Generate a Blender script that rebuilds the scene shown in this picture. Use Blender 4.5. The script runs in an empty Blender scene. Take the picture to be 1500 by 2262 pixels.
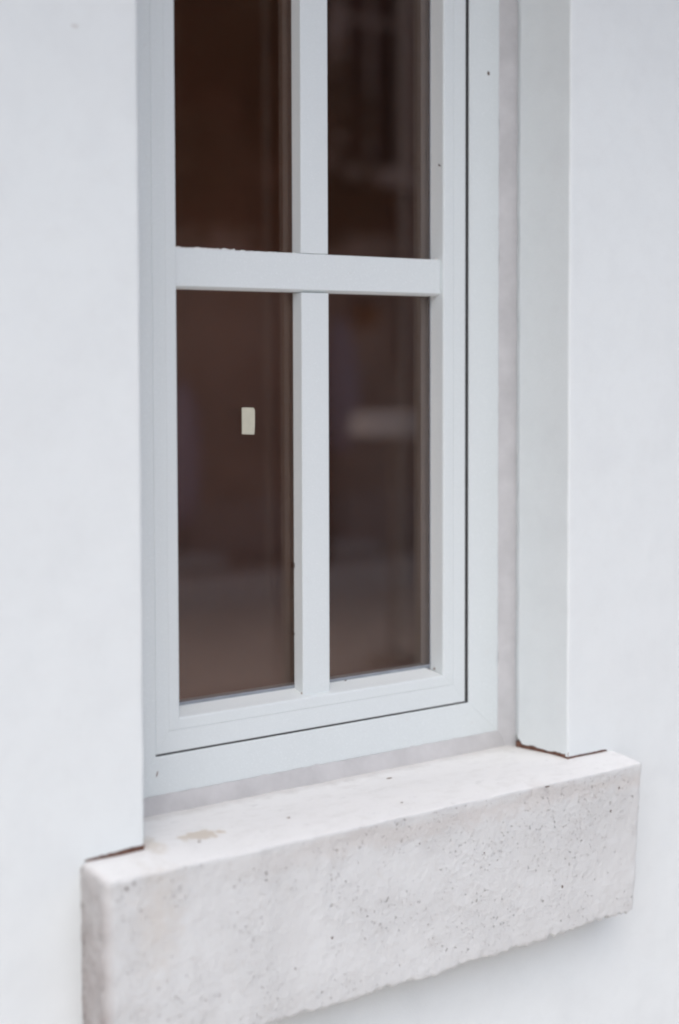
import bpy, bmesh, math, random
from mathutils import Matrix, Vector, noise as mn

random.seed(4)
S = bpy.context.scene
COL = S.collection

# ------------------------------------------------------------------ camera
# world: X right along the house wall, Y into the house, Z up; wall face Y=0, sill top Z=0, street Z=-1
cd = bpy.data.cameras.new('camera')
cam = bpy.data.objects.new('camera', cd); COL.objects.link(cam)
S.camera = cam
r_ = Vector((0.78234818, -0.62283998, -0.00129821))
u_ = Vector((0.03369839, 0.04024702, 0.99862135))
f_ = Vector((0.62192905, 0.78131334, -0.05247589))
m = Matrix((( r_.x, u_.x, -f_.x, -0.8687), (r_.y, u_.y, -f_.y, -1.4916), (r_.z, u_.z, -f_.z, 0.5126), (0, 0, 0, 1)))
cam.matrix_world = m
cd.sensor_fit = 'VERTICAL'; cd.sensor_height = 36.0; cd.sensor_width = 24.0
cd.lens = 3656.39 / 2262 * 36.0
cd.shift_x = -95.84 / 2262; cd.shift_y = -150.45 / 2262
cd.clip_start = 0.05; cd.clip_end = 600
cd.dof.use_dof = True
cd.dof.focus_distance = 2.0
cd.dof.aperture_fstop = 1.9
cd.dof.aperture_blades = 0

# ------------------------------------------------------------------ sky, sun, exposure
SUN_EL, SUN_AZ = math.radians(57), math.radians(216)     # azimuth from +Y towards +X
w = bpy.data.worlds.new('World'); S.world = w; w.use_nodes = True
nt = w.node_tree; nt.nodes.clear()
sky = nt.nodes.new('ShaderNodeTexSky'); sky.sky_type = 'NISHITA'; sky.sun_disc = False
sky.sun_elevation = SUN_EL; sky.sun_rotation = SUN_AZ
sky.air_density = 1.0; sky.dust_density = 2.2; sky.ozone_density = 1.0
bg = nt.nodes.new('ShaderNodeBackground'); bg.inputs['Strength'].default_value = 0.12
wo = nt.nodes.new('ShaderNodeOutputWorld')
nt.links.new(sky.outputs[0], bg.inputs[0]); nt.links.new(bg.outputs[0], wo.inputs[0])
sd = bpy.data.lights.new('sun', 'SUN'); sd.energy = 1.5; sd.angle = math.radians(95); sd.color = (1.0, 0.985, 0.955)
sun = bpy.data.objects.new('sun', sd); COL.objects.link(sun)
sdir = Vector((math.sin(SUN_AZ) * math.cos(SUN_EL), math.cos(SUN_AZ) * math.cos(SUN_EL), math.sin(SUN_EL)))
sun.rotation_euler = sdir.to_track_quat('Z', 'Y').to_euler()
sun.location = (2, -4, 9)
vs = S.view_settings
vs.view_transform = 'Standard'; vs.look = 'None'; vs.gamma = 1; vs.use_curve_mapping = False
vs.exposure = 0.76
S.cycles.use_denoising = True; S.cycles.filter_width = 2.2; S.cycles.use_adaptive_sampling = False
S.cycles.max_bounces = 10; S.cycles.transparent_max_bounces = 16
S.cycles.sample_clamp_indirect = 4.0

# ------------------------------------------------------------------ materials
def nodes(name):
    M = bpy.data.materials.new(name); M.use_nodes = True
    n = M.node_tree.nodes; b = n['Principled BSDF']
    return M, M.node_tree, b

def N(t, kind, **kw):
    x = t.nodes.new(kind)
    for k, v in kw.items():
        if hasattr(x, k): setattr(x, k, v)
        else: x.inputs[k].default_value = v
    return x

def coord(t, scale=(1, 1, 1)):
    g = t.nodes.new('ShaderNodeNewGeometry')
    if scale == (1, 1, 1): return g.outputs['Position']
    mp = t.nodes.new('ShaderNodeVectorMath'); mp.operation = 'MULTIPLY'; mp.inputs[1].default_value = scale
    t.links.new(g.outputs['Position'], mp.inputs[0]); return mp.outputs[0]

def tex_noise(t, vec, scale, detail=3, rough=.55):
    x = t.nodes.new('ShaderNodeTexNoise'); x.inputs['Scale'].default_value = scale
    x.inputs['Detail'].default_value = detail; x.inputs['Roughness'].default_value = rough
    t.links.new(vec, x.inputs['Vector']); return x.outputs['Fac']

def rng(t, val, a, b, c=0., d=1.):
    x = t.nodes.new('ShaderNodeMapRange'); x.inputs[1].default_value = a; x.inputs[2].default_value = b
    x.inputs[3].default_value = c; x.inputs[4].default_value = d
    t.links.new(val, x.inputs[0]); return x.outputs[0]

def mix(t, fac, a, b):
    x = t.nodes.new('ShaderNodeMix'); x.data_type = 'RGBA'
    if isinstance(fac, float): x.inputs[0].default_value = fac
    else: t.links.new(fac, x.inputs[0])
    for i, v in ((6, a), (7, b)):
        if isinstance(v, tuple): x.inputs[i].default_value = (*v, 1)
        else: t.links.new(v, x.inputs[i])
    return x.outputs[2]

def mul(t, a, b, op='MULTIPLY'):
    x = t.nodes.new('ShaderNodeMath'); x.operation = op
    for i, v in ((0, a), (1, b)):
        if isinstance(v, (int, float)): x.inputs[i].default_value = v
        else: t.links.new(v, x.inputs[i])
    return x.outputs[0]

def bump(t, b, h, dist, strength=1., prev=None):
    x = t.nodes.new('ShaderNodeBump'); x.inputs['Distance'].default_value = dist; x.inputs['Strength'].default_value = strength
    t.links.new(h, x.inputs['Height'])
    if prev: t.links.new(prev, x.inputs['Normal'])
    t.links.new(x.outputs[0], b.inputs['Normal']); return x.outputs[0]

def blob(t, pos, c, rad, soft=.35):
    """soft ellipsoid mask round world point c, its edge broken up by noise"""
    s = t.nodes.new('ShaderNodeVectorMath'); s.operation = 'SUBTRACT'; s.inputs[1].default_value = c; t.links.new(pos, s.inputs[0])
    d = t.nodes.new('ShaderNodeVectorMath'); d.operation = 'DIVIDE'; d.inputs[1].default_value = rad; t.links.new(s.outputs[0], d.inputs[0])
    l = t.nodes.new('ShaderNodeVectorMath'); l.operation = 'LENGTH'; t.links.new(d.outputs[0], l.inputs[0])
    n = tex_noise(t, pos, 90, 3, .6)
    v = mul(t, l.outputs['Value'], mul(t, mul(t, n, .5, 'SUBTRACT'), 1.6), 'ADD')
    return rng(t, v, 1.0, 1.0 - soft)

def mat_plaster():
    M, t, b = nodes('white_plaster'); p = coord(t)
    big = tex_noise(t, p, 2.2, 3); mid = tex_noise(t, p, 14, 4, .6)
    c = mix(t, rng(t, big, .35, .7), (.785, .812, .808), (.765, .785, .782))
    c = mix(t, mul(t, rng(t, mid, .48, .70), .75), c, (.715, .735, .735))
    c = mix(t, mul(t, rng(t, tex_noise(t, p, 48, 3, .6), .50, .72), .5), c, (.72, .735, .73))
    fn = tex_noise(t, p, 620, 2, .7); c = mix(t, rng(t, fn, .32, .68), c, (.70, .735, .728)); c = mix(t, mul(t, rng(t, fn, .52, .75), .6), c, (.84, .875, .865))
    specks = tex_noise(t, p, 260, 1)
    c = mix(t, mul(t, rng(t, specks, .79, .86), .5), c, (.5, .46, .42))
    t.links.new(c, b.inputs['Base Color']); b.inputs['Roughness'].default_value = .82
    b.inputs['Specular IOR Level'].default_value = .25
    h1 = bump(t, b, tex_noise(t, p, 9, 2), .006, .8)
    h2 = bump(t, b, tex_noise(t, p, 420, 3, .6), .0005, .55, h1)
    return M

def mat_upvc():
    M, t, b = nodes('white_upvc'); p = coord(t)
    n = tex_noise(t, coord(t, (1, 1, .25)), 22, 3)
    c = mix(t, rng(t, n, .4, .75), (.715, .755, .755), (.70, .738, .735))
    gr = tex_noise(t, p, 700, 1, .5); c = mix(t, rng(t, gr, .3, .7), c, (.66, .70, .70)); c = mix(t, rng(t, gr, .55, .8), c, (.80, .84, .84))
    d = tex_noise(t, p, 75, 4, .7)
    c = mix(t, mul(t, rng(t, d, .66, .85), .5), c, (.60, .58, .56))
    t.links.new(c, b.inputs['Base Color']); b.inputs['Roughness'].default_value = .42
    b.inputs['Specular IOR Level'].default_value = .4
    bump(t, b, tex_noise(t, p, 300, 2), .00015, .3)
    return M

def mat_stone():
    M, t, b = nodes('cast_stone'); p = coord(t)
    g = t.nodes.new('ShaderNodeNewGeometry')
    sp = t.nodes.new('ShaderNodeSeparateXYZ'); t.links.new(g.outputs['Position'], sp.inputs[0])
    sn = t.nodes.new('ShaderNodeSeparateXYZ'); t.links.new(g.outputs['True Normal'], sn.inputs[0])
    big = tex_noise(t, p, 9, 4, .6); mid = tex_noise(t, p, 45, 4, .65); fine = tex_noise(t, p, 380, 2)
    c = mix(t, rng(t, big, .38, .66), (.665, .672, .662), (.615, .617, .605))
    c = mix(t, mul(t, rng(t, mid, .55, .75), .55), c, (.575, .565, .545))
    # paler top bed: light from above put into the colour
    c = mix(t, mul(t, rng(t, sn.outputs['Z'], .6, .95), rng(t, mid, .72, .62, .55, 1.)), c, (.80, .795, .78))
    # warm run-down stain on the front left of the middle and dirty left end
    c = mix(t, mul(t, blob(t, p, (-.015, -.052, -.055), (.035, .05, .075), .9), .38), c, (.54, .48, .41))
    left = rng(t, sp.outputs['X'], -.066, -.078)
    low = rng(t, sp.outputs['Z'], .0, -.2, .6, 1.)
    c = mix(t, mul(t, mul(t, left, low), rng(t, mid, .25, .6, .6, 1.)), c, (.31, .255, .24))
    # beige stain patches on the top
    c = mix(t, mul(t, blob(t, p, (.074, .010, -.003), (.030, .017, .02), .25), .8), c, (.60, .53, .44))
    c = mix(t, mul(t, blob(t, p, (.012, .015, -.003), (.017, .035, .02), .5), .6), c, (.62, .56, .48))
    # band of bare stone under the front arris, and a rusty smear running down from it
    band = mul(t, rng(t, mul(t, sp.outputs['Z'], mul(t, mul(t, big, .5, 'SUBTRACT'), .05), 'ADD'), -.012, -.020), rng(t, mul(t, sp.outputs['Z'], mul(t, mul(t, mid, .5, 'SUBTRACT'), .04), 'ADD'), -.042, -.030))
    c = mix(t, mul(t, mul(t, band, rng(t, sp.outputs['X'], .02, .25)), .55), c, (.585, .555, .525))
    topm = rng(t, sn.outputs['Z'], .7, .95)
    mottle = tex_noise(t, coord(t, (1, 1.8, 1)), 26, 5, .68)
    c = mix(t, mul(t, mul(t, topm, rng(t, mottle, .50, .68)), .26), c, (.62, .605, .575))
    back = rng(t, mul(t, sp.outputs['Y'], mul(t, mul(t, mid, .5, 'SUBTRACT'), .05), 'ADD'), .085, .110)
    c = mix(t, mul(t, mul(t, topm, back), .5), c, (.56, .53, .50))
    # open pores of two sizes, gathered in patches
    g1 = t.nodes.new('ShaderNodeVectorMath'); g1.operation = 'ADD'; t.links.new(p, g1.inputs[0])
    nz = t.nodes.new('ShaderNodeTexNoise'); nz.inputs['Scale'].default_value = 160; t.links.new(p, nz.inputs['Vector'])
    sc = t.nodes.new('ShaderNodeVectorMath'); sc.operation = 'SCALE'; sc.inputs['Scale'].default_value = .006; t.links.new(nz.outputs['Color'], sc.inputs[0]); t.links.new(sc.outputs[0], g1.inputs[1])
    zone = tex_noise(t, p, 11, 4, .65)
    hole = None
    for scale, lo, hi, s0, s1 in ((150, .02, .34, .12, .40), (300, .05, .55, .18, .46)):
        v = t.nodes.new('ShaderNodeTexVoronoi'); v.inputs['Scale'].default_value = scale; t.links.new(g1.outputs[0], v.inputs['Vector'])
        sep = t.nodes.new('ShaderNodeSeparateColor'); t.links.new(v.outputs['Color'], sep.inputs[0])
        on = mul(t, sep.outputs[0], rng(t, zone, .44, .66, lo, hi), 'LESS_THAN')
        size = rng(t, sep.outputs[1], 0., 1., s0, s1)
        hh = mul(t, on, mul(t, rng(t, mul(t, v.outputs['Distance'], size, 'DIVIDE'), 1.0, .4), rng(t, sep.outputs[2], 0, 1, .25, 1.)))
        hole = hh if hole is None else mul(t, hole, hh, 'MAXIMUM')
    side = mul(t, rng(t, sn.outputs['Z'], .8, .4), .8, 'MULTIPLY')
    hole = mul(t, hole, mul(t, side, .2, 'ADD'))
    c = mix(t, mul(t, hole, .62), c, (.28, .25, .235))
    # crumbled dark joint at the back of the left end
    cr = mul(t, mul(t, left, rng(t, sp.outputs['Y'], -.014, -.003)), rng(t, tex_noise(t, p, 130, 3, .7), .5, .62))
    c = mix(t, mul(t, cr, .7), c, (.15, .12, .11))
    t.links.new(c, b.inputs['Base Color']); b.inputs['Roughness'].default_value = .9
    b.inputs['Specular IOR Level'].default_value = .2
    rough = mul(t, tex_noise(t, p, 150, 5, .72), rng(t, zone, .36, .62, .35, 1.))
    h1 = bump(t, b, mul(t, rough, rng(t, sn.outputs['Z'], .9, .5, .3, 1.)), .0036, .7)
    h2 = bump(t, b, mul(t, hole, -1.), .0016, .9, h1)
    h3 = bump(t, b, fine, .0006, .5, h2)
    return M

def mat_simple(name, col, rough=.7, var=.15, scale=30, bmp=0., metal=0.):
    M, t, b = nodes(name); p = coord(t)
    n = tex_noise(t, p, scale, 4, .6)
    c = mix(t, rng(t, n, .3, .7), tuple(x * (1 + var) for x in col), tuple(x * (1 - var) for x in col))
    t.links.new(c, b.inputs['Base Color']); b.inputs['Roughness'].default_value = rough
    b.inputs['Metallic'].default_value = metal
    if bmp: bump(t, b, tex_noise(t, p, scale * 4, 3), bmp, .7)
    return M

def mat_glass(name, tint=(1, 1, 1), f0=.04, cast=(1, 1, 1)):
    M = bpy.data.materials.new(name); M.use_nodes = True; t = M.node_tree; t.nodes.clear()
    g = t.nodes.new('ShaderNodeNewGeometry')
    d = t.nodes.new('ShaderNodeVectorMath'); d.operation = 'DOT_PRODUCT'
    t.links.new(g.outputs['Normal'], d.inputs[0]); t.links.new(g.outputs['Incoming'], d.inputs[1])
    ab = mul(t, d.outputs['Value'], 0., 'ADD'); x = t.nodes.new('ShaderNodeMath'); x.operation = 'ABSOLUTE'; t.links.new(ab, x.inputs[0])
    om = mul(t, 1., x.outputs[0], 'SUBTRACT'); pw = mul(t, om, 5., 'POWER')
    F = mul(t, mul(t, pw, 1. - f0), f0, 'ADD')
    tr = t.nodes.new('ShaderNodeBsdfTransparent'); tr.inputs[0].default_value = (*tint, 1)
    gl = t.nodes.new('ShaderNodeBsdfGlossy'); gl.inputs['Roughness'].default_value = .0; gl.inputs[0].default_value = (*cast, 1)
    mx = t.nodes.new('ShaderNodeMixShader'); t.links.new(F, mx.inputs[0]); t.links.new(tr.outputs[0], mx.inputs[1]); t.links.new(gl.outputs[0], mx.inputs[2])
    o = t.nodes.new('ShaderNodeOutputMaterial'); t.links.new(mx.outputs[0], o.inputs[0])
    return M

PLASTER = mat_plaster(); UPVC = mat_upvc(); STONE = mat_stone(); GLASS = mat_glass('warm_mirror_glass', (.97, .95, .93), .08, (1., .79, .68)); CLEAR = mat_glass('clear_glass', (.98, .975, .97), .018)   # outer leaf: reflection strength and warm tint raised to paint in brown glow
MORTAR = mat_simple('grey_mortar', (.525, .515, .515), .92, .09, 24, .0012)
GRIME = mat_simple('brown_grime', (.15, .07, .046), .95, .5, 160, .001)
GAP_SHADE = mat_simple('gap_shade_black', (.02, .017, .016), .6, .1)
SEAL = mat_simple('grey_seal', (.27, .29, .32), .6, .12, 60)
SILICONE = mat_simple('white_silicone', (.78, .77, .74), .5, .05, 60)
SPACER = mat_simple('aluminium_spacer', (.22, .22, .235), .5, .05, 60, 0, .3)
PAPER = mat_simple('cream_paper', (.52, .50, .40), .7, .05, 120)
DUST = mat_simple('dust_brown', (.36, .30, .26), .95, .3, 200)
SPECK = mat_simple('dark_speck', (.12, .085, .07), .9, .3, 200)
ROOM = mat_simple('brown_room', (.125, .046, .024), .9, .2, 3)
PAVING = mat_simple('street_paving', (.63, .58, .54), .9, .10, 3, .003)
CONCRETE = mat_simple('pale_concrete', (.42, .36, .32), .9, .08, 4, .002)
KERB = mat_simple('kerb_stone', (.78, .74, .71), .9, .12, 12, .002)
ROOF = mat_simple('roof_tile', (.16, .10, .08), .9, .2, 6)
UPPER_SHADE = mat_simple('shaded_upper_facade', (.20, .115, .08), .9, .25, 3, .004)
FACADE = mat_simple('brown_render', (.52, .40, .34), .9, .2, 2.5, .004)
TRIM = mat_simple('pale_trim', (.58, .48, .44), .85, .1, 8)
DARKPANE = mat_simple('dark_pane', (.012, .009, .008), .5, .2, 5)
BARK = mat_simple('bark', (.06, .045, .035), .95, .3, 25, .01)
LEAF = mat_simple('leaf', (.075, .062, .036), .7, .5, 3)
LILAC = mat_simple('lilac_canvas', (.52, .46, .56), .85, .1, 12)
WHITE = mat_simple('white_paint', (.72, .72, .74), .6, .05, 10)
STEEL = mat_simple('grey_metal', (.20, .19, .20), .45, .1, 10, 0, .3)
LANTERN = bpy.data.materials.new('lantern_glow'); LANTERN.use_nodes = True
_b = LANTERN.node_tree.nodes['Principled BSDF']; _b.inputs['Base Color'].default_value = (.25, .15, .09, 1)
_b.inputs['Emission Color'].default_value = (1, .42, .12, 1); _b.inputs['Emission Strength'].default_value = .03

# ------------------------------------------------------------------ mesh helpers
def link(name, me, mat, parent=None, smooth=False):
    o = bpy.data.objects.new(name, me); COL.objects.link(o)
    if mat: me.materials.append(mat)
    if parent: o.parent = parent
    if smooth: me.polygons.foreach_set('use_smooth', [True] * len(me.polygons))
    return o

def pyd(name, V, F, mat, parent=None, smooth=False):
    me = bpy.data.meshes.new(name); me.from_pydata([tuple(v) for v in V], [], F); me.update()
    bm = bmesh.new(); bm.from_mesh(me); bmesh.ops.recalc_face_normals(bm, faces=bm.faces); bm.to_mesh(me); bm.free()
    return link(name, me, mat, parent, smooth)

def bmobj(name, bm, mat, parent=None, smooth=False):
    bmesh.ops.recalc_face_normals(bm, faces=bm.faces)
    me = bpy.data.meshes.new(name); bm.to_mesh(me); bm.free()
    return link(name, me, mat, parent, smooth)

def box_bm(bm, x0, x1, y0, y1, z0, z1, bev=0., seg=2):
    g = bmesh.ops.create_cube(bm, size=1)
    for v in g['verts']:
        v.co = Vector((x0 + (v.co.x + .5) * (x1 - x0), y0 + (v.co.y + .5) * (y1 - y0), z0 + (v.co.z + .5) * (z1 - z0)))
    if bev:
        es = list({e for v in g['verts'] for e in v.link_edges})
        bmesh.ops.bevel(bm, geom=es, offset=bev, segments=seg, affect='EDGES', profile=.6)

def box(name, x0, x1, y0, y1, z0, z1, mat, parent=None, bev=0., seg=2):
    bm = bmesh.new(); box_bm(bm, x0, x1, y0, y1, z0, z1, bev, seg)
    return bmobj(name, bm, mat, parent)

def empty(name, loc=(0, 0, 0)):
    o = bpy.data.objects.new(name, None); COL.objects.link(o); o.location = loc; o.empty_display_size = .1; return o

def tag(o, label, cat=None, group=None, kind=None):
    if label: o['label'] = label
    if cat: o['category'] = cat
    if group: o['group'] = group
    if kind: o['kind'] = kind
    return o

def tube_bm(bm, pts, rads, n=10, cap=True):
    rings = []
    for i, (p, r) in enumerate(zip(pts, rads)):
        p = Vector(p); a = Vector(pts[min(i + 1, len(pts) - 1)]) - Vector(pts[max(i - 1, 0)]); a.normalize()
        x = a.orthogonal().normalized() if i == 0 else (x - a * x.dot(a)).normalized()
        y = a.cross(x)
        rings.append([bm.verts.new(p + (x * math.cos(2 * math.pi * k / n) + y * math.sin(2 * math.pi * k / n)) * r) for k in range(n)])
    for a, b in zip(rings, rings[1:]):
        for k in range(n): bm.faces.new((a[k], a[(k + 1) % n], b[(k + 1) % n], b[k]))
    if cap: bm.faces.new(rings[0][::-1]); bm.faces.new(rings[-1])

def ring(prefix, rect, prof, k, mat, parent, names, gap=.00012, smooth=False):
    """four mitred members of one frame. rect x0,x1,z0,z1 outer; prof closed list of (inset, y); k = inset factors left,right,bottom,top"""
    x0, x1, z0, z1 = rect; kl, kr, kb, kt = k; out = []
    n = len(prof)
    for side, nm in zip('lrbt', names):
        if nm is None: continue
        V = []
        for t, y in prof:
            xl, xr, zb, zt = x0 + t * kl, x1 - t * kr, z0 + t * kb, z1 - t * kt
            if side == 'l': a, b = (xl, y, zb + gap), (xl, y, zt - gap)
            if side == 'r': a, b = (xr, y, zb + gap), (xr, y, zt - gap)
            if side == 'b': a, b = (xl + gap, y, zb), (xr - gap, y, zb)
            if side == 't': a, b = (xl + gap, y, zt), (xr - gap, y, zt)
            V += [a, b]
        F = [(2 * i, 2 * i + 1, 2 * ((i + 1) % n) + 1, 2 * ((i + 1) % n)) for i in range(n)]
        F += [tuple(2 * i for i in range(n)), tuple(2 * i + 1 for i in range(n))[::-1]]
        out.append(pyd(nm, V, F, mat, parent))
    return out

# ================================================================== the setting: street
street = box('street', -60, 60, -60, .30, -1.3, -1.0, PAVING); tag(street, 'pale stone paved street in front of the house', kind='structure')
far_pave = box('pavement', -30, 30, -60, -7.15, -1.1, -.88, CONCRETE); tag(far_pave, 'raised pavement across the street', kind='structure')
for i in range(14):
    kb_ = box('kerb_stone', -3 + i * 1.0, -2.008 + i * 1.0, -7.148, -6.72, -1.1, -.875, KERB, far_pave, .015)

# ================================================================== house wall with its opening
W, DR = .62, .0954
XL, XR = -.0757, .7044
ZTOP = 1.50
def wob(z, s, a): return (mn.noise(Vector((s, z * 23, 0))) * .7 + mn.noise(Vector((s, z * 70, 3))) * .3) * a

def wall_mesh():
    V, F = [], []
    rows = [0.0] + [.0015 + .006 * i for i in range(0, 250)]
    rows = [z for z in rows if z < ZTOP - .003] + [ZTOP]
    R = .0035
    arc = [(R - R * math.sin(a), R - R * math.cos(a)) for a in (math.radians(90 - 15 * i) for i in range(7))]
    def jamb(sign, xe, inner):
        # profile from deep inside the reveal round the arris and along the face
        base = len(V)
        ys = [inner + .012, inner, inner - .002] + [.090 - .085 * i / 34 for i in range(35)]
        offs = [.0075, .0025] + [0] * 36; nr = len(ys)
        prof = [(o, y) for o, y in zip(offs, ys)] + arc[0:] + [(.006 + .0035 * i, 0) for i in range(30)] + [(.14, 0), (.25, 0), (.5, 0), (1.2, 0), (5, 0)]
        nc = len(prof)
        for iz, z in enumerate(rows):
            for j, (o, y) in enumerate(prof):
                x = xe + sign * o; yy = y; zz = z
                if j < 3: yy += wob(z, 3.1 if sign > 0 else 8.2, .0032)
                if 3 <= j < nr + 7: x += wob(z, 5.5 if sign > 0 else 1.7, .0009)
                if iz == 0:
                    over = XL + .004 < x < XR - .012
                    zz = .0006 if over else -.001
                    tp = min(1, max(0, (x - XL - .004) / .02)) * min(1, max(0, (XR - .012 - x) / .03))
                    if over and j >= nr:
                        zz += tp * (.0010 + .0012 * mn.noise(Vector((x * 30, 2, sign))) + .0010 * mn.noise(Vector((x * 260, 2, sign))))
                        if sign < 0: zz += .0016 * max(0, 1 - abs(x) / .06)
                        else: zz -= tp * .0009 * min(1, (x - W) / .02)
                    if over and j < nr: zz += .0022 + .0016 * mn.noise(Vector((y * 70, 5, sign))) + .0012 * mn.noise(Vector((y * 300, 5, sign))) + .0016 * max(0, 1 - y / .03)
                    if over and y > .085: zz += .008 * (y - .085) / .012
                elif iz < 4: zz = max(z, .006 + .001 * iz)
                V.append((x, yy, zz))
        for iz in range(len(rows) - 1):
            for j in range(nc - 1):
                a = base + iz * nc + j
                F.append((a, a + 1, a + nc + 1, a + nc) if sign > 0 else (a + 1, a, a + nc, a + nc + 1))
    jamb(-1, 0.0, DR); jamb(1, W, DR)
    def quad(x0, x1, z0, z1, nx, nz):
        b = len(V)
        for i in range(nz + 1):
            for j in range(nx + 1): V.append((x0 + (x1 - x0) * j / nx, 0, z0 + (z1 - z0) * i / nz))
        for i in range(nz):
            for j in range(nx):
                a = b + i * (nx + 1) + j; F.append((a, a + 1, a + nx + 2, a + nx + 1))
    quad(-5, XL + .006, -1.0, -.001, 30, 6); quad(XL + .006, .62, -1.0, -.06, 20, 6); quad(.62, W + 5, -1.0, -.013, 30, 6); quad(XR - .012, W + 5, -.013, -.001, 20, 1)
    quad(-5, W + 5, ZTOP, 1.64, 40, 6)
    # lintel soffit
    b = len(V); V.extend([(0, 0, ZTOP), (W, 0, ZTOP), (W, .12, ZTOP), (0, .12, ZTOP)]); F.append((b, b + 3, b + 2, b + 1))
    me = bpy.data.meshes.new('house_wall'); me.from_pydata(V, [], F); me.update()
    return me
house = link('house_wall', wall_mesh(), PLASTER, None, True)
tag(house, 'white plastered house wall around the recessed window', 'wall')

# wall core behind the plaster, the room and the added eaves
bm = bmesh.new()
box_bm(bm, -5, -.012, .02, .30, -1.0, 1.64); box_bm(bm, W + .012, W + 5, .02, .30, -1.0, 1.64)
box_bm(bm, -.011, W + .011, .121, .30, ZTOP + .002, 1.64); box_bm(bm, -.011, W + .011, .02, .30, -1.0, -.21)
bmobj('wall_core', bm, MORTAR, house)
def room():  # unseen room made shallow, so its back wall catches daylight and warms the panes
    V = [(-.9, .301, -.9), (1.9, .301, -.9), (1.9, 0.52, -.9), (-.9, 0.52, -.9), (-.9, .301, 1.6), (1.9, .301, 1.6), (1.9, 0.52, 1.6), (-.9, 0.52, 1.6)]
    F = [(0, 1, 2, 3), (4, 7, 6, 5), (0, 3, 7, 4), (1, 5, 6, 2), (3, 2, 6, 7)]
    return pyd('room_lining', V, F, ROOM, house)
room()
bm = bmesh.new()
box_bm(bm, -5, W + 5, -.62, .8, 1.641, 1.76)  # unseen overhang added to darken the top of the wall
for i in range(24): box_bm(bm, -4.6 + i * .42, -4.53 + i * .42, -.58, -.002, 1.57, 1.64)
bmobj('shade_overhang', bm, ROOF, house)

# mortar bedding between plaster and window frame
def strip(name, P, Q, n, amp, mat, parent, seed):
    """ragged strip between polyline ends P=(a0,a1), Q=(b0,b1)"""
    V, F = [], []
    for i in range(n + 1):
        t = i / n
        a = Vector(P[0]).lerp(Vector(P[1]), t); b = Vector(Q[0]).lerp(Vector(Q[1]), t)
        for j in range(4):
            s = j / 3; p = a.lerp(b, s); d = (b - a).normalized()
            p += Vector((0, -1, 0)) * (math.sin(s * math.pi) * .0015 + amp * .4 * mn.noise(Vector((t * n * .31, j * .7, seed))))
            if j == 0: p -= d * amp * abs(mn.noise(Vector((t * n * .17, 9, seed))) + .4 * mn.noise(Vector((t * n * .6, 9, seed))))
            V.append(p)
    for i in range(n):
        for j in range(3):
            a = i * 4 + j; F.append((a, a + 1, a + 5, a + 4))
    return pyd(name, V, F, mat, parent, True)
strip('mortar_joint', ((.6045, .1149, -.006), (.6045, .1149, 1.49)), ((.6275, .1012, -.006), (.6275, .1012, 1.49)), 220, .0034, MORTAR, house, 1.)
strip('mortar_joint', ((.0215, .1149, -.006), (.0215, .1149, 1.49)), ((-.012, .1075, -.006), (-.012, .1075, 1.49)), 60, .0022, MORTAR, house, 4.)
strip('mortar_joint', ((-.01, .1146, .0168), (.630, .1146, .0168)), ((-.01, .1095, -.010), (.630, .1095, -.010)), 150, .0024, MORTAR, house, 7.)

# brown grime packed in the open seam between plaster and sill
def seam(pts, h, seed):
    V, F = [], []
    n = len(pts)
    for i, p in enumerate(pts):
        k = .55 + .75 * abs(mn.noise(Vector((i * .45, seed, 0))))
        V += [(p[0], p[1], -.006), (p[0], p[1], h * k)]
    F = [(2 * i, 2 * i + 2, 2 * i + 3, 2 * i + 1) for i in range(n - 1)]
    return pyd('grime_seam', V, F, GRIME, house)
seam([(-.074 + .074 * i / 30, .0016, 0) for i in range(31)], .0062, 1.)
seam([(W + .0014, .098 - .098 * i / 30, 0) for i in range(31)], .0075, 2.)
seam([(W + .001 + .08 * i / 30, .0014, 0) for i in range(31)], .0035, 3.)

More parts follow.
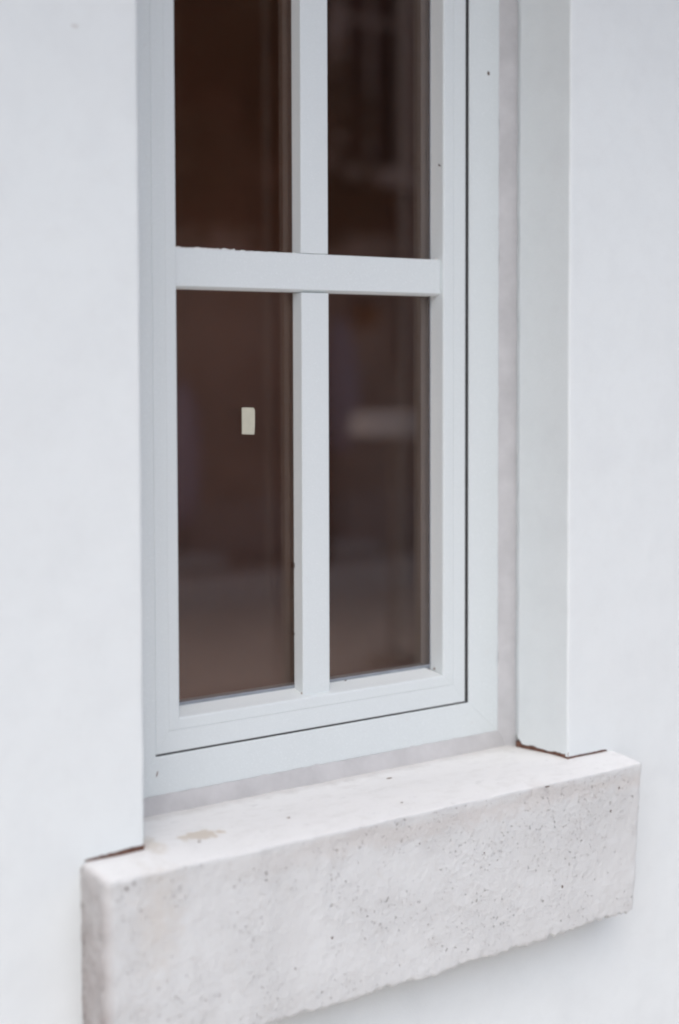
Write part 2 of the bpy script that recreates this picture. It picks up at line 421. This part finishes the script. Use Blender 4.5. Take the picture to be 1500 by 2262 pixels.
# ================================================================== stone sill
def sill_mesh():
    x0, x1, y0, y1, z0, z1 = XL, XR, -.0525, .135, -.2015, 0.
    nx, ny, nz = 330, 72, 86
    idx, V, F = {}, [], []
    def vid(i, j, k):
        q = (i, j, k)
        if q in idx: return idx[q]
        p = Vector((x0 + (x1 - x0) * i / nx, y0 + (y1 - y0) * j / ny, z0 + (z1 - z0) * k / nz))
        # rounded, worn arrises
        R = .0030 + .0018 * mn.noise(p * 25) + .0014 * mn.noise(p * 80) + .0025 * max(0, min(1, (.25 - p.x) / .2))
        if p.x < x0 + .03: R += .003
        c = Vector((min(max(p.x, x0 + R), x1 - R), min(max(p.y, y0 + R), y1), min(max(p.z, z0 + R), z1 - R)))
        d = p - c
        nrm = d.normalized() if d.length > 1e-9 else Vector((0, -1, 0))
        if d.length > R: p = c + nrm * R
        # weathered top: falls to the front and a touch to the back
        top = max(0, min(1, (p.z + .03) / .03))
        fz = -.0015 - .0085 * (max(0, .03 - p.y) / .0825) ** 2 - .002 * max(0, p.y) / .11
        p.z += fz * top + top * .0009 * mn.noise(p * 18)
        # right end leans in towards its foot
        e = max(0, min(1, (p.x - .60) / .10)); p.x -= e * .095 * max(0, -p.z) * .9
        # front: shallow hollows; rough arris below
        fr = max(0, min(1, (-.03 - p.y) / .02))
        side = max(0, min(1, (x0 + .01 - p.x) / .01))
        p.y += fr * (.0012 * mn.noise(p * 14 + Vector((3, 0, 0))) + .0007 * mn.noise(p * 60) + .0004 * mn.noise(p * 150))
        p.x += side * (.0012 * mn.noise(p * 50) + .0008 * mn.noise(p * 140))
        # run of erosion just under the front top arris
        er = math.exp(-((p.z + .026) / .009) ** 2) * fr * max(0, .3 + mn.noise(Vector((p.x * 7, 4, 1)))); p.y += er * .0016
        lo = max(0, min(1, (z0 + .012 - p.z) / .012))
        p.z += lo * (.0030 * mn.noise(Vector((p.x * 16, p.y * 20, 1))) + .0060 * abs(mn.noise(Vector((p.x * 62, p.y * 60, 2)))) + .0042 * mn.noise(Vector((p.x * 140, p.y * 90, 2))) * (.7 + .9 * mn.noise(Vector((p.x * 11, 3, 3)))) - .0028)
        p.y += lo * fr * .002 * abs(mn.noise(Vector((p.x * 60, 7, 2))))
        p.z += .012 * max(0, (p.x - .5) / .2) * lo * .5
        idx[q] = len(V); V.append(p); return idx[q]
    for i in range(nx):
        for k in range(nz): F.append((vid(i, 0, k), vid(i + 1, 0, k), vid(i + 1, 0, k + 1), vid(i, 0, k + 1)))
        for j in range(ny):
            F.append((vid(i, j, nz), vid(i + 1, j, nz), vid(i + 1, j + 1, nz), vid(i, j + 1, nz)))
            F.append((vid(i, j, 0), vid(i, j + 1, 0), vid(i + 1, j + 1, 0), vid(i + 1, j, 0)))
    for j in range(ny):
        for k in range(nz):
            F.append((vid(0, j, k), vid(0, j, k + 1), vid(0, j + 1, k + 1), vid(0, j + 1, k)))
            F.append((vid(nx, j, k), vid(nx, j + 1, k), vid(nx, j + 1, k + 1), vid(nx, j, k + 1)))
    me = bpy.data.meshes.new('window_sill'); me.from_pydata([tuple(v) for v in V], [], F); me.update()
    return me
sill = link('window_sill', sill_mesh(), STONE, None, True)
tag(sill, 'thick pitted stone sill block projecting below the window', 'window sill')

def speck(x, y, z, sx, sy, sz, parent, mat=SPECK, rot=0., name='dirt_speck'):
    bm = bmesh.new(); bmesh.ops.create_icosphere(bm, subdivisions=2, radius=1)
    for v in bm.verts:
        k = 1 + .35 * mn.noise(v.co * 1.7 + Vector((x * 50, z * 50, y)))
        q = Vector((v.co.x * sx * k, v.co.y * sy, v.co.z * sz * k)); q.rotate(Matrix.Rotation(rot, 3, 'Y'))
        v.co = q + Vector((x, y, z))
    return bmobj(name, bm, mat, parent, True)
speck(.3839, .0703, -.0024, .0042, .0022, .0005, sill, DUST)
speck(.530, -.0560, -.0110, .0040, .0016, .0008, sill)
speck(.185, .002, -.0012, .0022, .0018, .0006, sill, DUST)
speck(.060, -.010, -.0020, .0020, .0018, .0006, sill, DUST)
speck(.33, -.02, -.0040, .0016, .0014, .0005, sill, DUST)
random.seed(12)
for (x, z, s) in ((.085, -.118, .0030), (.205, -.1265, .0034), (.262, -.128, .0026), (.56, -.142, .0030), (.43, -.075, .0020), (.50, -.105, .0018), (.645, -.062, .0026), (.66, -.035, .0024),
                  (.10, -.155, .0020), (.03, -.16, .0026), (.155, -.15, .0018), (.35, -.16, .0018), (-.052, -.020, .0024), (.33, -.045, .0018), (.60, -.095, .0022)):
    speck(x, -.0522, z, s * .55, .0005, s * .75, sill, SPECK, random.uniform(-.6, .6), 'pore')

# ================================================================== window
win = empty('casement_window', (W / 2, .15, .016))
tag(win, 'white framed casement window with four dark panes and flat glazing bars', 'window')
def child(o): 
    o.matrix_parent_inverse = win.matrix_world.inverted(); return o
bpy.context.view_layer.update()
inv = Matrix.Translation((-W / 2, -.15, -.016))
def under(objs):
    for o in (objs if isinstance(objs, (list, tuple)) else [objs]):
        o.parent = win; o.matrix_parent_inverse = inv
    return objs

DF = .1151
T = .0525
# fixed outer frame
under(ring('f', (.020, .6057, .0158, 1.478),
     [(0, .185), (0, DF + .0016), (.0005, DF + .0005), (.0016, DF), (T - .0016, DF), (T - .0005, DF + .0005), (T, DF + .0016), (T, .150), (T + .016, .150), (T + .016, .185)],
     (1.19, 1, .865, 1), UPVC, None, ('frame_jamb', 'frame_jamb', 'frame_bottom', 'frame_head')))
# black strip painting the deep shade in the gap between frame and sash
under(ring('g', (.0830, .5531, .0613, 1.4255), [(0, .1172), (.0058, .1172), (.0058, .149), (0, .149)], (.05, 1, .6, 1), GAP_SHADE, None, ('gap_shade_strip',) * 4))
# opening sash: outer band, then the clipped-in glazing bead
T1 = .021; DS = DF + .0003
sash = under(ring('s', (.0821, .5471, .0634, 1.421),
     [(.0, .121), (0, DS + .0014), (.0004, DS + .0004), (.0014, DS), (T1 - .0002, DS), (T1, DS + .0002), (T1, DS + .004), (T1 + .008, DS + .012), (T1 + .008, .170), (.012, .170), (.012, .121)],
     (.826, .97, 1.186, 1), UPVC, None, ('sash_stile', 'sash_stile', 'sash_rail', 'sash_rail')))
T2 = .0165; DB_ = DF + .0005
def bead(side_names, TG, k):
    return under(ring('b', (.0996, .5266, .0885, 1.3998),
     [(0, DS + .0038), (0, DB_ + .0002), (.0002, DB_), (T2 - .0028, DB_), (T2 - .0012, DB_ + .0005), (T2 - .0003, DB_ + .0016), (T2, DB_ + .003), (TG, .1425), (.006, .1425)],
     k, UPVC, None, side_names))
bead(('glazing_bead', 'glazing_bead', None, 'glazing_bead'), T2, (.90, 1, .835, 1))
bead((None, None, 'glazing_bead', None), T2 + .0085, (.90, 1, .835, 1))
# glass: inner edge of the bead
GX0, GX1, GZ0, GZ1 = .106, .519, .102, 1.39
under(ring('q', (.1105, .5125, .1075, 1.386), [(0, .14255), (.0045, .1412), (.0056, .1416), (.0056, .1426), (0, .1434)], (.9, .55, 1, 1), SEAL, None, ('glazing_seal',) * 4))

# glazing bars planted on the glass
BX0, BX1, BZ0, BZ1 = .2928, .3332, .5930, .6362
BY = .1240
def bar(name, x0, x1, y0, y1, z0, z1, bev=.0011):
    return under(box(name, x0, x1, y0, y1, z0, z1, UPVC, None, bev, 3))
pr = [(BY - .0006, BZ0 + .0006), (BY - .0006, BZ1 - .0010), (BY - .0002, BZ1 - .0002), (BY + .0006, BZ1), (.1426, BZ1), (.1426, BZ0 - .0028), (BY + .0050, BZ0 - .0028), (BY, BZ0)]
nb = len(pr)
under(pyd('glazing_bar', [(.1080, y, z) for y, z in pr] + [(.5106, y, z) for y, z in pr], [(i, (i + 1) % nb, nb + (i + 1) % nb, nb + i) for i in range(nb)] + [tuple(range(nb)), tuple(range(nb, 2 * nb))[::-1]], UPVC))
bar('glazing_bar', BX0 + .0004, BX1 + .0004, BY, .1426, .0985, BZ0 - .0032)
bar('glazing_bar', BX0 - .0002, BX1 - .0002, BY, .1426, BZ1 + .0004, 1.388)
# ragged white silicone squeezed out along the bars
def silicone(pts, seed, rad=.0011):
    bm = bmesh.new(); P, R = [], []
    for i, p in enumerate(pts):
        k = abs(mn.noise(Vector((i * .33, seed, 0)))) * 1.8 + .25
        P.append(p); R.append(rad * k)
    tube_bm(bm, P, R, 7)
    return under(bmobj('silicone_bead', bm, SILICONE, None, True))
silicone([(.114 + .085 * i / 40, .1262 + .0005 * math.sin(i), BZ1 + .0002) for i in range(41)], 1.3, .0017)
silicone([(.21 + .08 * i / 30, .130, BZ1 + .0001) for i in range(31)], 5.3, .0009)
silicone([(.5095, .1270, BZ1 + .0002), (.5090, .1282, BZ1 + .0012), (.5080, .1300, BZ1 + .0005)], 2.7, .0016)
# sealed double glazing: an outer and an inner leaf per light, spacer between
MX, MZ = (BX0 + BX1) / 2, (BZ0 + BZ1) / 2
e = .0004
for (xa, xb) in ((GX0, MX - e), (MX + e, GX1)):
    for (za, zb) in ((GZ0, MZ - e), (MZ + e, GZ1)):
        p = box('pane', xa, xb, .1428, .1468, za, zb, GLASS)
        under(p)
        q = box('inner_pane', xa, xb, .1630, .1670, za, zb, CLEAR, p)
under(ring('sp', (GX0, GX1, GZ0, GZ1), [(0, .1470), (.0095, .1470), (.0095, .1628), (0, .1628)], (1, .8, 1, 1), SPACER, None, ('spacer_bar',) * 4))
# small marks on the window frame
under([speck(.5855, DF - .0002, .8786, .0020, .0006, .0027, None), speck(.5085, .1225, .7560, .0022, .0006, .0010, None, SPECK, .4),
       speck(.0832, DF - .0001, .0418, .0007, .0004, .0032, None, GRIME, .3)])

# grime caught in the corners of the bars
under([speck(.2926, .1262, .1046, .0012, .0010, .0022, None, DUST, 0., 'corner_grime'), speck(.5096, .1335, .1085, .0009, .0016, .0018, None, DUST, 0., 'corner_grime'),
       speck(.2922, .1405, .2600, .0008, .0012, .0034, None, SPECK, 0., 'corner_grime'), speck(.2922, .1410, .1760, .0007, .0010, .0016, None, SPECK, 0., 'corner_grime'), speck(.3700, .1400, .1092, .0016, .0010, .0006, None, SPECK, 0., 'corner_grime')])
# torn paper sticker on the lower left pane
bm = bmesh.new()
poly = [(.2190, .4216), (.2365, .4206), (.2372, .4300), (.2374, .4496), (.2356, .4524), (.2260, .4530), (.2190, .4530)]
vs_ = [bm.verts.new((x, .1427, z)) for x, z in poly]; f0 = bm.faces.new(vs_)
ex = bmesh.ops.extrude_face_region(bm, geom=[f0])
for v in ex['geom']:
    if isinstance(v, bmesh.types.BMVert): v.co.y -= .0004
sticker = bmobj('paper_sticker', bm, PAPER)
tag(sticker, 'small cream paper sticker with a clipped corner on the lower left pane', 'sticker')

# small chip mark high on the plaster at the left
speck(-.0719, .0004, .8413, .0046, .0012, .0013, house, mat_simple('plaster_chip', (.55, .53, .51), .9, .1, 200), .1, 'plaster_chip')

# ================================================================== across the street (seen only mirrored in the panes)
FY = -8.0
opp = empty('brown_building', (6, FY, -.88))
def up(objs, root):
    iv = Matrix.Translation(-Vector(root.location))
    for o in (objs if isinstance(objs, (list, tuple)) else [objs]): o.parent = root; o.matrix_parent_inverse = iv
    return objs
OX0, OX1, OZ1 = -4.0, 16.0, 3.75
wins = [(-2.4 + 2.25 * i, 1.92, .56, 1.5) for i in range(8)]
wins = [(x + .5, z, ww, h) for x, z, ww, h in wins]
bm = bmesh.new(); box_bm(bm, OX0, OX1, FY - 5, FY, -.88, 1.42); up(bmobj('facade', bm, FACADE), opp)
bm = bmesh.new(); box_bm(bm, OX0 - .02, OX1 + .02, FY - 5.02, FY + .001, 1.422, OZ1); up(bmobj('shaded_facade_top', bm, UPPER_SHADE), opp)  # upper facade coloured darker to stand for the shade under its roof edge
bm = bmesh.new(); box_bm(bm, OX0 - .3, OX1 + .3, FY - 5.3, FY + .15, OZ1 + .002, OZ1 + .16); up(bmobj('roof', bm, ROOF), opp)
bm = bmesh.new(); box_bm(bm, OX0, OX1, FY + .002, FY + .05, -.879, -.50); up(bmobj('plinth', bm, TRIM), opp)
iv = Matrix.Translation(-Vector(opp.location))
for i in range(8):
    cx = 6.78 + (i - 5) * 2.1; z0, z1, hw = 1.92, 3.3, .25
    fr = bmesh.new()
    box_bm(fr, cx - hw - .16, cx - hw, FY + .002, FY + .07, z0, z1); box_bm(fr, cx + hw, cx + hw + .16, FY + .002, FY + .07, z0, z1)
    box_bm(fr, cx - hw - .16, cx + hw + .16, FY + .002, FY + .06, z1, z1 + .16); box_bm(fr, cx - hw - .24, cx + hw + .24, FY + .002, FY + .14, z0 - .14, z0)
    wf = bmobj('window', fr, TRIM); up(wf, opp)
    pn = box('pane', cx - hw, cx + hw, FY + .003, FY + .02, z0, z1, DARKPANE); pn.parent = wf; pn.matrix_parent_inverse = Matrix.Identity(4)
    mt = bmesh.new(); box_bm(mt, cx - .02, cx + .02, FY + .021, FY + .045, z0, z1); box_bm(mt, cx - hw, cx + hw, FY + .021, FY + .04, z0 + 1.05, z0 + 1.09)
    mo = bmobj('glazing_bar', mt, TRIM); mo.parent = wf
for cx in (-.4, 3.9, 8.4):
    dr_ = box('door', cx - .45, cx + .45, FY + .003, FY + .05, -.879, 1.2, DARKPANE, None, .01); up(dr_, opp)
    fr = bmesh.new(); box_bm(fr, cx - .6, cx - .452, FY + .004, FY + .09, -.879, 1.35); box_bm(fr, cx + .452, cx + .6, FY + .004, FY + .09, -.879, 1.35); box_bm(fr, cx - .45, cx + .45, FY + .004, FY + .09, 1.202, 1.35)
    df_ = bmobj('door_frame', fr, TRIM); df_.parent = dr_
dp = box('downpipe', 7.05, 7.13, FY + .03, FY + .11, .42, OZ1, TRIM, None, .02); up(dp, opp)
tag(opp, 'dark brown building across the street mirrored dimly in the panes', 'building')

lan = empty('wall_lantern', (6.66, FY + .16, .72))
up([box('lantern_bracket', 6.645, 6.675, FY + .002, FY + .16, .93, .96, STEEL), box('lantern_cap', 6.58, 6.74, FY + .08, FY + .24, .90, .93, STEEL), box('lantern_glass', 6.60, 6.72, FY + .10, FY + .22, .74, .90, LANTERN, None, .02)], lan)
tag(lan, 'faint orange lantern mirrored near the top of the lower right pane', 'lantern')

def parasol(x, y, zt, label, rad=.13):  # invented parasol standing in for an unidentified lilac smudge in the reflection
    t = empty('parasol_standin', (x, y, -.88))
    bm = bmesh.new(); n = 20; V = []
    prof = [(zt, .015), (zt - .06, .05), (zt - .2, .095), (zt - .45, rad), (zt - .75, rad * .95), (zt - .95, rad * .6)]
    rings = []
    for z, r in prof:
        rings.append([bm.verts.new((x + math.cos(2 * math.pi * k / n) * r * (1 + .14 * (k % 2)), y + math.sin(2 * math.pi * k / n) * r * (1 + .14 * (k % 2)), z)) for k in range(n)])
    for a, b in zip(rings, rings[1:]):
        for k in range(n): bm.faces.new((a[k], a[(k + 1) % n], b[(k + 1) % n], b[k]))
    bm.faces.new(rings[0]); bm.faces.new(rings[-1])
    up(bmobj('canopy', bm, LILAC, None, True), t)
    bm = bmesh.new(); tube_bm(bm, [(x, y, -.82), (x, y, zt + .05)], [.02, .02], 10); up(bmobj('pole', bm, STEEL, None, True), t)
    up(box('base', x - .22, x + .22, y - .22, y + .22, -.879, -.80, KERB, None, .02), t)
    tag(t, label, 'parasol', 'lilac stand-in shapes across the street')
parasol(6.17, FY + .45, .80, 'unidentified lilac shape, built as a furled parasol, mirrored beside the middle bar in the lower right pane')
parasol(4.87, FY + .45, .36, 'unidentified lilac shape, built as a furled parasol, mirrored at the left edge of the lower left pane', .11)

tx, ty, dz = 4.20, -4.5, .12
tb = empty('table_standin', (tx, ty, -1.0))  # invented table standing in for an unidentified pale smear in the reflection
bm = bmesh.new(); tube_bm(bm, [(tx, ty, .20), (tx, ty, .235)], [.20, .20], 28); up(bmobj('table_top', bm, WHITE), tb)
bm = bmesh.new()
n = 48; a = [bm.verts.new((tx + math.cos(2 * math.pi * k / n) * .205, ty + math.sin(2 * math.pi * k / n) * .205, .24)) for k in range(n)]
b = [bm.verts.new((tx + math.cos(2 * math.pi * k / n) * (.216 + .010 * math.sin(k * 1.6)), ty + math.sin(2 * math.pi * k / n) * (.216 + .010 * math.sin(k * 1.6)), .135)) for k in range(n)]
for k in range(n): bm.faces.new((a[k], a[(k + 1) % n], b[(k + 1) % n], b[k]))
bm.faces.new(a); up(bmobj('table_cloth', bm, WHITE), tb)
bm = bmesh.new(); tube_bm(bm, [(tx, ty, -.96), (tx, ty, .20)], [.016, .016], 12); up(bmobj('table_leg', bm, CONCRETE), tb)
bm = bmesh.new(); tube_bm(bm, [(tx, ty, -.999), (tx, ty, -.96)], [.15, .12], 24); up(bmobj('table_foot', bm, CONCRETE), tb)
tag(tb, 'unidentified white shape, built as a high table, mirrored at the right of the lower right pane', 'table')

def tree(x, y, h, crown, ox, label, seed):
    random.seed(seed); t = empty('leafy_tree', (x, y, -.88))
    bm = bmesh.new()
    tube_bm(bm, [(x, y, -.88), (x + .02, y, -.2), (x - .03, y + .02, .6), (x + ox * .12, y, 1.3), (x + ox * .5, y, h)], [.11, .085, .075, .06, .02], 12)
    lim = []
    for i in range(9):
        a = i * 2.4; z = .9 + i * .22; L = .5 + .3 * random.random()
        e_ = (x + ox * .9 + math.cos(a) * L, y + math.sin(a) * L * .8, z + .45); lim.append(e_)
        tube_bm(bm, [(x + ox * max(0, .12 + .21 * (z - 1.3)), y, z), ((x + e_[0]) / 2, (y + e_[1]) / 2, z + .28), e_], [.035, .022, .008], 8)
    up(bmobj('trunk', bm, BARK, None, True), t)
    V, F = [], []
    cl = [(Vector(e_), random.uniform(.28, .45)) for e_ in lim] + [(Vector((x + ox + random.uniform(-1, 1) * crown, y + random.uniform(-.7, .7) * crown, random.uniform(1.35, h + .4))), random.uniform(.22, .42)) for _ in range(16)]
    for c, r in cl:
        for _ in range(330):
            d = Vector((random.gauss(0, 1), random.gauss(0, 1), random.gauss(0, 1))).normalized() * r * random.random() ** .4
            p = c + d; a = Vector((random.gauss(0, 1), random.gauss(0, 1), random.gauss(0, .6))).normalized(); b_ = a.orthogonal().normalized(); s = random.uniform(.035, .06)
            i = len(V); V += [p - a * s, p + b_ * s * .45, p + a * s, p - b_ * s * .45]; F.append((i, i + 1, i + 2, i + 3))
    me = bpy.data.meshes.new('crown'); me.from_pydata([tuple(v) for v in V], [], F); me.update()
    up(link('crown', me, LEAF), t)
    tag(t, label, 'tree', None)
tree(5.58, FY + .95, 3.1, .75, -.78, 'dark leafy tree mirrored in the upper left pane', 3)
